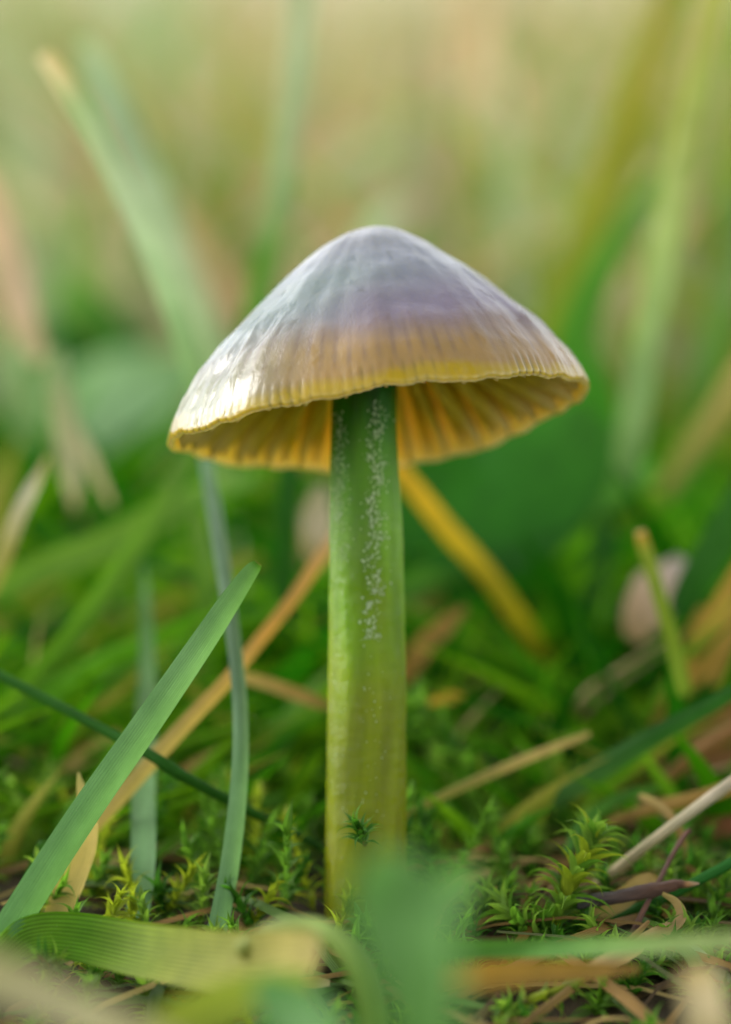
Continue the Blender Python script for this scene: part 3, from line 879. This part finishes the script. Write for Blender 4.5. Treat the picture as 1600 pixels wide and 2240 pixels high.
B('dry_straw', 'blurred tan straw at the right edge low behind the grass', 'straw',
  [(1380, 1180, 6, 31), (1480, 1030, 6, 43), (1570, 900, 6.2, 46), (1660, 760, 6.5, 37)], const((0.14, .19, .02), (0.3, .26, .06), (0.5, .36, .12)), kind='straw')
B('dry_leaf', 'blurred pinkish tan blade at the left edge in mid picture', 'dry leaf',
  [(90, 790, 5.62, 37), (50, 690, 5.62, 68), (10, 540, 5.85, 81), (-40, 380, 6.00, 56)], const((0.5, .4, .26), (0.52, .38, .24), (0.5, .36, .22)), kind='straw')
B('clover_leaf', 'wide blurred pale green leaf left of the cap', 'leaf',
  [(40, 1010, 10, 74), (170, 940, 10, 221), (310, 870, 10.3, 230), (430, 800, 10.6, 74)], const((0.14, .27, .13), (0.2, .34, .2), (0.2, .34, .2), (0.15, .28, .12)), kind='leaf', camber=.08)
B('clover_leaf', 'wide blurred dark green leaf at the left above the pale green leaf', 'leaf',
  [(60, 940, 12, 81), (150, 820, 12, 204), (270, 680, 12.4, 187), (360, 560, 12.8, 50)], const((0.02, .12, .015), (0.02, .13, .02), (0.05, .17, .04)), kind='leaf', camber=.08)
B('dry_straw', 'pale straw with painted white glint at the left edge', 'straw',
  [(-60, 1370, 2.6, 34), (0, 1240, 2.6, 34), (40, 1130, 2.7, 31), (75, 1060, 2.8, 24), (105, 1000, 2.9, 8)], const((0.22, .24, .03), (0.33, .3, .07), (0.6, .54, .42), ST1), kind='straw', camber=-.2)  # the near-white colour stop paints the glint
B('dry_straw', 'short pale tan blade tip pointing down left of centre', 'straw',
  [(120, 760, 4.6, 40), (135, 880, 4.5, 56), (150, 990, 4.4, 48), (160, 1070, 4.3, 30), (163, 1115, 4.3, 8)], const((0.2, .3, .12), (0.34, .37, .2), (.5, .44, .27), (0.5, .42, .22)), kind='straw')
B('dry_straw', 'thin pale tan straw leaning right of the short tan tip', 'straw',
  [(130, 850, 4.4, 18), (165, 940, 4.3, 26), (205, 1020, 4.2, 26), (240, 1095, 4.1, 14), (248, 1112, 4.1, 5)], const((0.3, .33, .16), PALE, ST1), kind='straw')
B('grass_leaf', 'long blurred green blade curving from left edge up to the cap', 'grass blade',
  [(-60, 1620, 2.2, 34), (60, 1500, 2.3, 48), (190, 1350, 2.5, 53), (310, 1180, 2.8, 49), (400, 1030, 3.2, 37), (450, 920, 3.6, 17)], const((0.06, .15, .008), (0.07, .18, .01), (0.09, .2, .02), (0.10, .22, .04)), camber=.14, twist=15)
B('grass_leaf', 'blurred light green blade lying across the left under the cap', 'grass blade',
  [(-80, 1310, 3.4, 60), (80, 1250, 3.5, 68), (250, 1180, 3.7, 65), (420, 1090, 4.0, 54), (560, 1040, 4.3, 29)], const((0.07, .17, .01), (0.11, .22, .03), (0.11, .23, .03), (0.12, .25, .06)), camber=.1)
B('grass_leaf', 'upright dark green blade behind the stem under the cap', 'grass blade',
  [(615, 1360, 3.2, 42), (622, 1250, 3.2, 48), (628, 1120, 3.2, 49), (632, 1000, 3.3, 48), (634, 900, 3.4, 26)], const((0.012, .07, .004), (0.014, .08, .005), (0.02, .1, .008)), camber=.12)
B('dry_leaf', 'pale beige scrap of dead leaf just left of the stem', 'dry leaf',
  [(700, 1240, 3.6, 34), (690, 1180, 3.6, 61), (695, 1120, 3.8, 63), (705, 1060, 4.0, 26)], const((.26, .22, .08), (0.36, .30, .18), (.3, .28, .14)), kind='straw', rag=.2)
B('grass_leaf', 'blurred yellow green blade standing left behind the slanted blade', 'grass blade',
  [(430, 1560, 2.8, 34), (440, 1420, 2.8, 51), (450, 1260, 3.0, 48), (430, 1120, 3.3, 26)], const((0.05, .15, .008), (0.08, .19, .012), (0.1, .22, .02)), camber=.1)
B('dry_straw', 'blurred straw at the left edge above the moss', 'straw',
  [(60, 1760, 1.9, 26), (140, 1690, 2.0, 41), (210, 1640, 2.1, 39), (260, 1600, 2.2, 14)], const((0.24, .22, .04), (0.38, .3, .08), ST1), kind='straw')
B('dry_straw', 'short brown straw piece left of the stem near the orange straw', 'straw',
  [(530, 1480, 1.6, 26), (600, 1500, 1.7, 31), (680, 1530, 1.9, 29), (730, 1550, 2.0, 17)], const(ST1, (0.3, .2, .06), (0.22, .15, .04)), kind='straw')
B('grass_leaf', 'pale green blurred blade tip behind the top of the cap', 'grass blade',
  [(760, 620, 9, 56), (810, 530, 9, 68), (850, 470, 9.2, 56), (870, 440, 9.3, 25)], const((0.12, .26, .08), (0.34, .44, .28), (0.4, .48, .32)), camber=.1)
B('grass_leaf', 'small green blurred blade behind the top of the cap, right side', 'grass blade',
  [(840, 640, 7, 43), (900, 560, 7, 50), (940, 500, 7.2, 19)], const((0.06, .2, .02), (0.1, .25, .03), (0.14, .26, .05)), camber=.1)

# ------------------------------------------------------------------ moss
def moss_leaf_mesh(seed, curl, wide, col):
    "a pointed, recurved, keeled moss leaf of length one along +x, back side +z"
    r = random.Random(seed)
    n, V, F, C, UV = 7, [], [], [], []
    ang, x, z = math.radians(r.uniform(35, 55)), 0.0, 0.0
    for i in range(n):
        s = i / (n - 1)
        w = wide * (math.sin(min(1, s * 1.7 + .28) * PI * .8) ** 1.0 if s < .42 else max(0.015, (1 - s) ** 1.5 * 1.9))
        w = min(w, wide)
        for u in (-1, -.5, 0, .5, 1):
            V.append((x, u * w * .5, z + 0.32 * w * abs(u) ** 1.5))
            C.append(np.array(col) * (0.85 + .3 * s))
            UV.append((u * .5 + .5, s))
        x += math.cos(ang) / (n - 1)
        z += math.sin(ang) / (n - 1)
        ang -= math.radians(curl) / (n - 1) * (0.5 + s)
    for i in range(n - 1):
        for k in range(4):
            a = i * 5 + k
            F.append((a, a + 5, a + 6, a + 1))
    return mesh('moss_leaf', V, F, C, UV)

MOSS_COLS = [(0.12, 0.27, 0.03), (0.20, 0.35, 0.05), (0.05, 0.17, 0.015), (0.32, 0.40, 0.03)]
MOSS_LEAVES = {}
for ci, c in enumerate(MOSS_COLS):
    MOSS_LEAVES[ci] = []
    for s in range(4):
        me = moss_leaf_mesh(s + ci * 7, 70 + 25 * s, 0.205 + .05 * (s % 2), c)
        me.materials.append(M_MOSS)
        MOSS_LEAVES[ci].append(me)

def sprig(label, pts, leaf, turns, tones, group=None, name='moss_sprig'):
    leaf *= 1.3
    """A shoot of squarrose moss through (px, py, d) points, leaves of about leaf px, each leaf an object."""
    root = empty(name, P(*pts[0][:3]))
    tag(root, label, 'moss', group)
    st = tube('stem', [(*p, 9) for p in pts], const((0.16, .12, .03), (0.2, .24, .04)), n=24, nth=8, mat=M_MOSS)
    st.parent = root
    st.matrix_parent_inverse = Matrix.Translation(-root.location)
    sp = spline(pts, turns)
    W = [P(*q) for q in sp]
    for i in range(turns):
        T = (W[min(i + 1, turns - 1)] - W[max(i - 1, 0)]).normalized()
        s = i / (turns - 1)
        X = T.cross(Vector((0.3, 1, 0.2))).normalized()
        phi = i * 2.4 + random.uniform(-.3, .3)
        out = (Matrix.Rotation(phi, 3, T) @ X)
        up = s ** 3 * 0.9 + random.uniform(-.1, .25)
        xdir = (out + T * up).normalized()
        ydir = T.cross(xdir).normalized()
        zdir = xdir.cross(ydir)
        L = leaf * KPX * (FD + sp[i][2]) * random.uniform(.75, 1.2) * (1 - .25 * smooth(.85, 1, s))
        me = random.choice(MOSS_LEAVES[random.choice(tones)])
        o = bpy.data.objects.new('leaf', me)
        o.matrix_world = Matrix.Translation(W[i]) @ Matrix((xdir, ydir, zdir)).transposed().to_4x4() @ Matrix.Scale(L, 4)
        COL.objects.link(o)
        o.parent = root
        o.matrix_parent_inverse = Matrix.Translation(-root.location)
    return root

sprig('bright green spiky moss tuft in focus at the lower right beside the twig',
      [(1205, 2070, .0), (1225, 1990, 0), (1250, 1930, .0), (1275, 1880, .02), (1287, 1850, .02)], 98, 74, (0, 1, 1, 3))
sprig('dark green moss tuft at the right edge level with the twigs',
      [(1545, 2070, .2), (1560, 2010, .2), (1575, 1965, .2), (1580, 1945, .2)], 62, 34, (0, 2, 2))
sprig('small dark star of moss stuck on the front of the stem base',
      [(800, 1850, -.12), (795, 1832, -.14), (786, 1812, -.16)], 52, 26, (2, 2, 0))
sprig('pale moss shoot spreading left at the foot of the bright tuft',
      [(1230, 2060, -.1), (1180, 2045, -.1), (1130, 2010, -.05), (1110, 1985, 0)], 76, 40, (0, 1))
sprig('blurred green moss shoot standing right of the stem',
      [(1050, 1900, 1.7), (1045, 1800, 1.8), (1020, 1690, 1.9), (970, 1600, 2.0), (920, 1545, 2.0)], 80, 60, (0, 2, 0))
sprig('low moss shoot at the bottom right under the curled strip',
      [(1330, 2190, -.7), (1370, 2150, -.6), (1420, 2120, -.55), (1470, 2100, -.5)], 54, 36, (0, 1, 0))
sprig('yellowish moss shoot at the bottom right below the orange blade',
      [(1080, 2230, -1.2), (1140, 2195, -1.1), (1210, 2170, -1.0), (1240, 2160, -1.0)], 60, 30, (1, 3, 0))
sprig('moss shoot in the corner at the lower right near the narrow pale blade',
      [(1600, 2150, -.6), (1570, 2110, -.5), (1550, 2080, -.4)], 56, 26, (0, 2, 1))
sprig('dark little moss shoot at the lower left in the bend of the wide blade',
      [(130, 2130, -.7), (105, 2110, -.9), (85, 2090, -1.0)], 46, 22, (2, 0))
sprig('moss shoot peeping over the wide bent blade at its left end',
      [(180, 2080, .1), (170, 2040, .1), (165, 2010, .1)], 46, 20, (2, 0))
sprig('pale moss shoot peeping over the wide bent blade below the slim blade',
      [(430, 2090, .2), (400, 2050, .2), (390, 2030, .2)], 50, 22, (0, 1))
sprig('moss shoot left of the stem base behind the slim blade',
      [(620, 2040, .9), (605, 1960, 1.0), (620, 1890, 1.1), (640, 1840, 1.2)], 66, 40, (2, 0, 0))
sprig('blurred yellow green moss shoot at the left edge under the straws',
      [(40, 1950, 1.6), (70, 1850, 1.7), (90, 1760, 1.8), (110, 1710, 1.9)], 84, 44, (1, 3, 0))
sprig('blurred yellow green moss shoot touching the left frame edge',
      [(-30, 1940, 1.9), (0, 1830, 2.0), (20, 1740, 2.1)], 84, 40, (1, 3, 0))
sprig('blurred moss shoot left of the stem at mid height of the lower stem',
      [(660, 1900, 1.8), (650, 1790, 1.9), (630, 1700, 2.0)], 70, 36, (0, 0, 3))
sprig('small moss shoot lying right of the stem base',
      [(930, 1990, .8), (960, 1900, 1.0), (950, 1830, 1.1)], 60, 30, (0, 2))

# ------------------------------------------------------------------ masses nobody could count
def in_view_cone(x, y, z, margin=0.6):
    v = Vector((x, y, z)) - CAM
    d = v.dot(FW)
    if d < 1:
        return False
    return abs(v.dot(RT)) < 800 * KPX * d + margin and -1120 * KPX * d - margin < v.dot(UP) < 1120 * KPX * d + margin

def field(name, label, cat, specs, mat):
    """One mesh of many blades. specs: (x, y, height, width, lean x, lean y, colour base, colour tip)"""
    n, nu = 7, 3
    V, F, C, UV = [], [], [], []
    for (x, y, h, w, lx, ly, c0, c1, face) in specs:
        z0 = ground_z(x, y) - 0.05
        b = len(V)
        S = (math.cos(face), math.sin(face))
        for i in range(n):
            s = i / (n - 1)
            k = s ** 1.7
            zz = z0 + h * (s - 0.25 * k * min(1, math.hypot(lx, ly)))
            cx, cy = x + lx * h * k, y + ly * h * k
            ww = w * (1 - s ** 2.5) * (0.55 + .45 * min(1, s * 4)) + 0.004
            for q in (-1, 0, 1):
                cup = 0.18 * ww * abs(q)
                V.append((cx + S[0] * q * ww * .5 - S[1] * cup, cy + S[1] * q * ww * .5 + S[0] * cup, zz))
                C.append(lerp(np.array(c0), np.array(c1), s))
                UV.append((q * .5 + .5, s * h))
        for i in range(n - 1):
            for q in range(2):
                a = b + i * 3 + q
                F.append((a, a + 1, a + 4, a + 3))
    o = link(name, big_mesh(name, V, F, C, UV), mat)
    tag(o, label, cat, kind='stuff')
    return o

def pick(pal):
    a, b = random.choice(pal)
    k = random.uniform(.75, 1.25)
    return tuple(v * k for v in a), tuple(v * k for v in b)

GREENS = [((.022, .125, .001), (.06, .245, .003)), ((.030, .145, .001), (.11, .32, .006)), ((.05, .185, .002), (.17, .37, .008)), ((.006, .065, .001), (.012, .13, .001)), ((.008, .075, .001), (.02, .16, .002))]
OLIVE = [((.10, .17, .01), (.25, .30, .03)), ((.2, .22, .02), (.32, .32, .05)), ((.05, .18, .01), (.14, .30, .04))]
PALES = [((.22, .32, .15), (.36, .46, .26)), ((.14, .26, .08), (.3, .42, .2)), ((.3, .34, .18), (.44, .46, .28)), ((.04, .17, .02), (.16, .3, .08))]
STRAWS = [((.42, .34, .19), (.50, .42, .26)), ((.34, .33, .17), (.44, .41, .23)), ((.50, .33, .20), (.56, .40, .26)), ((.52, .34, .18), (.58, .40, .24)), ((.34, .27, .10), (.42, .34, .15)), ((.26, .33, .16), (.36, .42, .24))]
MIXED = GREENS + OLIVE + PALES + STRAWS

def pick(pal):
    a, b = random.choice(pal)
    k = random.uniform(.75, 1.2)
    return tuple(v * k for v in a), tuple(v * k for v in b)

def field_pal(x, y):
    "which plants grow where in this meadow: pale and green to the left, dead straw in the middle, olive to the right"
    e = x / (2 + .1 * y) + random.gauss(0, .35)
    if e < -.45:
        return PALES if random.random() < .75 else STRAWS
    if e < .45:
        return STRAWS if random.random() < .8 else OLIVE
    return OLIVE if random.random() < .75 else STRAWS

def scatter():
    near, broad, mid, far, tall = [], [], [], [], []
    while len(near) < 1100:
        y = random.uniform(1.7, 9.0)
        x = random.uniform(-1, 1) * (3.2 + 0.16 * y)
        if abs(x) < 0.6 and y < 2.2:
            continue
        h = random.uniform(.5, 1.5) * (1 + .06 * y) + (0.4 if x > 1.5 else 0)
        c0, c1 = pick(GREENS if random.random() < .88 else STRAWS)
        near.append((x, y, h, random.uniform(.07, .2), random.uniform(-1.3, 1.3), random.uniform(-.7, .7), c0, c1, random.uniform(0, PI)))
    while len(near) < 1420:
        y = random.uniform(1.8, 4.0)
        x = random.uniform(-3.2, -.55)
        c0, c1 = pick(GREENS[:3] if random.random() < .85 else OLIVE)
        near.append((x, y, random.uniform(.8, 1.7), random.uniform(.12, .3), random.uniform(.4, 1.6) * random.choice((1, 1, -1)), random.uniform(-.5, .5), c0, c1, random.uniform(-.7, .7)))
    while len(near) < 1560:
        y = random.uniform(.8, 1.9)
        x = random.uniform(-3, 3)
        if abs(x) < .55 or (x > .9 and y < 1.3):
            continue
        c0, c1 = pick(GREENS[:3] if random.random() < .8 else OLIVE)
        near.append((x, y, random.uniform(.5, 1.15), random.uniform(.09, .22), random.uniform(.3, 1.5) * random.choice((1, -1)), random.uniform(-.4, .6), c0, c1, random.uniform(-.7, .7)))
    while len(near) < 1850:
        y = random.uniform(1.5, 3.4)
        x = random.uniform(-1, 1) * 3.3
        if abs(x) < .55 or (x > 0 and y < 1.4):
            continue
        c0, c1 = pick(GREENS if random.random() < .8 else OLIVE)
        near.append((x, y, random.uniform(.35, 1.0), random.uniform(.04, .13), random.uniform(-1.5, 1.5), random.uniform(-.7, .7), c0, c1, random.uniform(0, PI)))
    field('grass', 'dense blurred green grass just behind the mushroom', 'grass', near, M_FIELD)
    while len(broad) < 420:
        y = random.uniform(2.6, 10)
        x = random.uniform(-1, 1) * (3.0 + 0.18 * y)
        if abs(x) < 0.7 and y < 3.2:
            continue
        h = random.uniform(.9, 2.3) + .07 * y
        c0, c1 = pick(GREENS if random.random() < .93 else OLIVE)
        lx = random.uniform(.2, 1.5) * (1 if random.random() < .6 else -1)
        broad.append((x, y, h, random.uniform(.22, .5), lx, random.uniform(-.5, .5), c0, c1, random.uniform(-.7, .7)))
    field('broad_grass', 'soft blurred broad green grass behind the mushroom stem', 'grass', broad, M_FIELD)
    while len(mid) < 2400:
        y = random.uniform(9, 30)
        x = random.uniform(-1, 1) * (4 + .2 * y)
        h = random.uniform(1.0, 2.3)
        c0, c1 = pick(GREENS + OLIVE if random.random() < max(0, (17 - y) / 8) else field_pal(x, y))
        mid.append((x, y, h, random.uniform(.15, .4), random.uniform(-1, 1), random.uniform(-.6, .6), c0, c1, random.uniform(-.6, .6)))
    field('meadow_grass', 'blurred mixed green and straw coloured grass in the middle distance', 'grass', mid, M_FIELD)
    while len(tall) < 330:
        y = random.uniform(11, 34)
        x = random.uniform(-1, 1) * (3 + .13 * y)
        h = random.uniform(2.5, 6.5) * (.75 + .012 * y)
        c0, c1 = pick(field_pal(x, y))
        tall.append((x, y, h, random.uniform(.2, .55), random.uniform(-.9, .9), random.uniform(-.4, .4), c0, c1, random.uniform(-.5, .5)))
    field('tall_grass', 'tall pale grass behind the mushroom dissolved into soft streaks', 'grass', tall, M_FIELD)
    while len(far) < 4200:
        y = 30 * 12 ** random.random()
        x = random.uniform(-1, 1) * (4 + .22 * y)
        h = random.uniform(1.0, 2.8)
        c0, c1 = pick(field_pal(x, y))
        far.append((x, y, h, random.uniform(.3, .7), random.uniform(-1, 1), random.uniform(-.6, .6), c0, c1, random.uniform(-.6, .6)))
    field('far_grass', 'pale straw coloured grass far behind, wholly out of focus', 'grass', far, M_FIELD)
    side = []
    while len(side) < 1800:
        a, r = random.uniform(0, 2 * PI), 3 * 10 ** random.random()
        x, y = r * math.cos(a), r * math.sin(a)
        h = random.uniform(.8, 2.4)
        if y > 2 and abs(x) < 3 + .17 * y:
            continue
        if any(in_view_cone(x + e, y, z, 1.6) for z in (0, h) for e in (-h * .7, 0, h * .7)) or (Vector((x, y, 0)) - CAM).length < 6.5:
            continue
        c0, c1 = pick(MIXED)
        side.append((x, y, h, random.uniform(.1, .25), random.uniform(-.7, .7), random.uniform(-.7, .7), c0, c1, random.uniform(0, PI)))
    field('side_grass', 'grass growing round the mushroom beyond the picture edges', 'grass', side, M_FIELD)
scatter()

def litter():
    "fine dead grass strands lying on the ground"
    V, F, C, UV = [], [], [], []
    cols = [ST1, ST3, (0.26, .17, .035), (0.10, .06, .015), (0.2, .12, .02), (0.13, .17, .03), (0.08, .16, .02), (0.08, .16, .02)]
    for k in range(620):
        y = random.uniform(-4.5, 6)
        x = random.uniform(-1, 1) * (2.8 + .15 * abs(y))
        if x < .4 and y > -.9 and random.random() < .72:
            continue
        a, L, w = random.uniform(0, 2 * PI), random.uniform(.6, 2.8), random.uniform(.025, .13)
        c = np.array(random.choice(cols)) * random.uniform(.6, 1.15)
        bend, lift = random.gauss(0, .3), random.uniform(.0, .2)
        tilt = random.uniform(-.12, .12)
        b = len(V)
        n = 6
        for i in range(n):
            s = i / (n - 1) - .5
            aa = a + bend * s
            px, py = x + math.cos(aa) * L * s, y + math.sin(aa) * L * s
            z = ground_z(px, py) + .03 + lift * (1 - 4 * s * s) + tilt * s * L
            for q in (-1, 0, 1):
                ww = w * (1.15 - 1.3 * abs(s)) * random.uniform(.75, 1.15)
                V.append((px - math.sin(aa) * q * ww * .5, py + math.cos(aa) * q * ww * .5, z + .25 * w * (1 - abs(q))))
                C.append(c)
                UV.append((q * .5 + .5, s * L))
        for i in range(n - 1):
            for q in range(2):
                t = b + i * 3 + q
                F.append((t, t + 1, t + 4, t + 3))
    o = link('straw_litter', big_mesh('straw_litter', V, F, C, UV), M_STRAW)
    tag(o, 'brown and tan dead grass strands matted on the ground', 'litter', kind='stuff')
litter()

def moss_carpet():
    tv = []
    for ci in MOSS_LEAVES:
        for me in MOSS_LEAVES[ci]:
            v = np.empty(len(me.vertices) * 3, np.float32)
            me.vertices.foreach_get('co', v)
            tv.append((v.reshape(-1, 3), ci))
    f0 = []
    for i in range(6):
        for k in range(4):
            a = i * 5 + k
            f0.append((a, a + 5, a + 6, a + 1))
    f0 = np.array(f0)
    uv0 = np.array([(u * .5 + .5, i / 6) for i in range(7) for u in (-1, -.5, 0, .5, 1)])
    V, F, C, UV = [], [], [], []
    nv = 0
    for k in range(1100):
        y = random.uniform(-4.5, 8)
        x = random.uniform(-1, 1) * (2.8 + .15 * abs(y))
        h = random.uniform(.25, .7) * (0.55 if y < 0 else 1)
        if x > .5 and y < 1.6:
            h *= .5
        if x < .35 and -.7 < y < .7 and random.random() < .3:
            continue
        if y < -1.2 and random.random() < .35:
            continue
        z = ground_z(x, y)
        lean = Vector((random.uniform(-.6, .6), random.uniform(-.6, .6), 1)).normalized()
        tone = random.choice((0, 0, 1, 2, 3) if x < 0 else (0, 2, 1, 0))
        X = lean.cross(Vector((.3, 1, .1))).normalized()
        for i in range(24):
            s = (i + .5) / 24
            out = Matrix.Rotation(i * 2.4 + random.uniform(-.3, .3), 3, lean) @ X
            xd = (out + lean * (s ** 3 * .9 + random.uniform(-.1, .25))).normalized()
            yd = lean.cross(xd).normalized()
            R = np.array(Matrix((xd, yd, xd.cross(yd))))
            t, ci = tv[tone * 4 + random.randrange(4)]
            L = random.uniform(.13, .24)
            V.append(t @ R * L + np.array(Vector((x, y, z)) + lean * (h * s)))
            C.append(np.tile(np.array(MOSS_COLS[ci]) * random.uniform(.7, 1.2), (35, 1)))
            UV.append(uv0)
            F.append(f0 + nv)
            nv += 35
    o = link('moss', big_mesh('moss', np.vstack(V), np.vstack(F), np.vstack(C), np.vstack(UV)), M_MOSS)
    tag(o, 'carpet of spiky green moss over the ground round the stem', 'moss', kind='stuff')
moss_carpet()
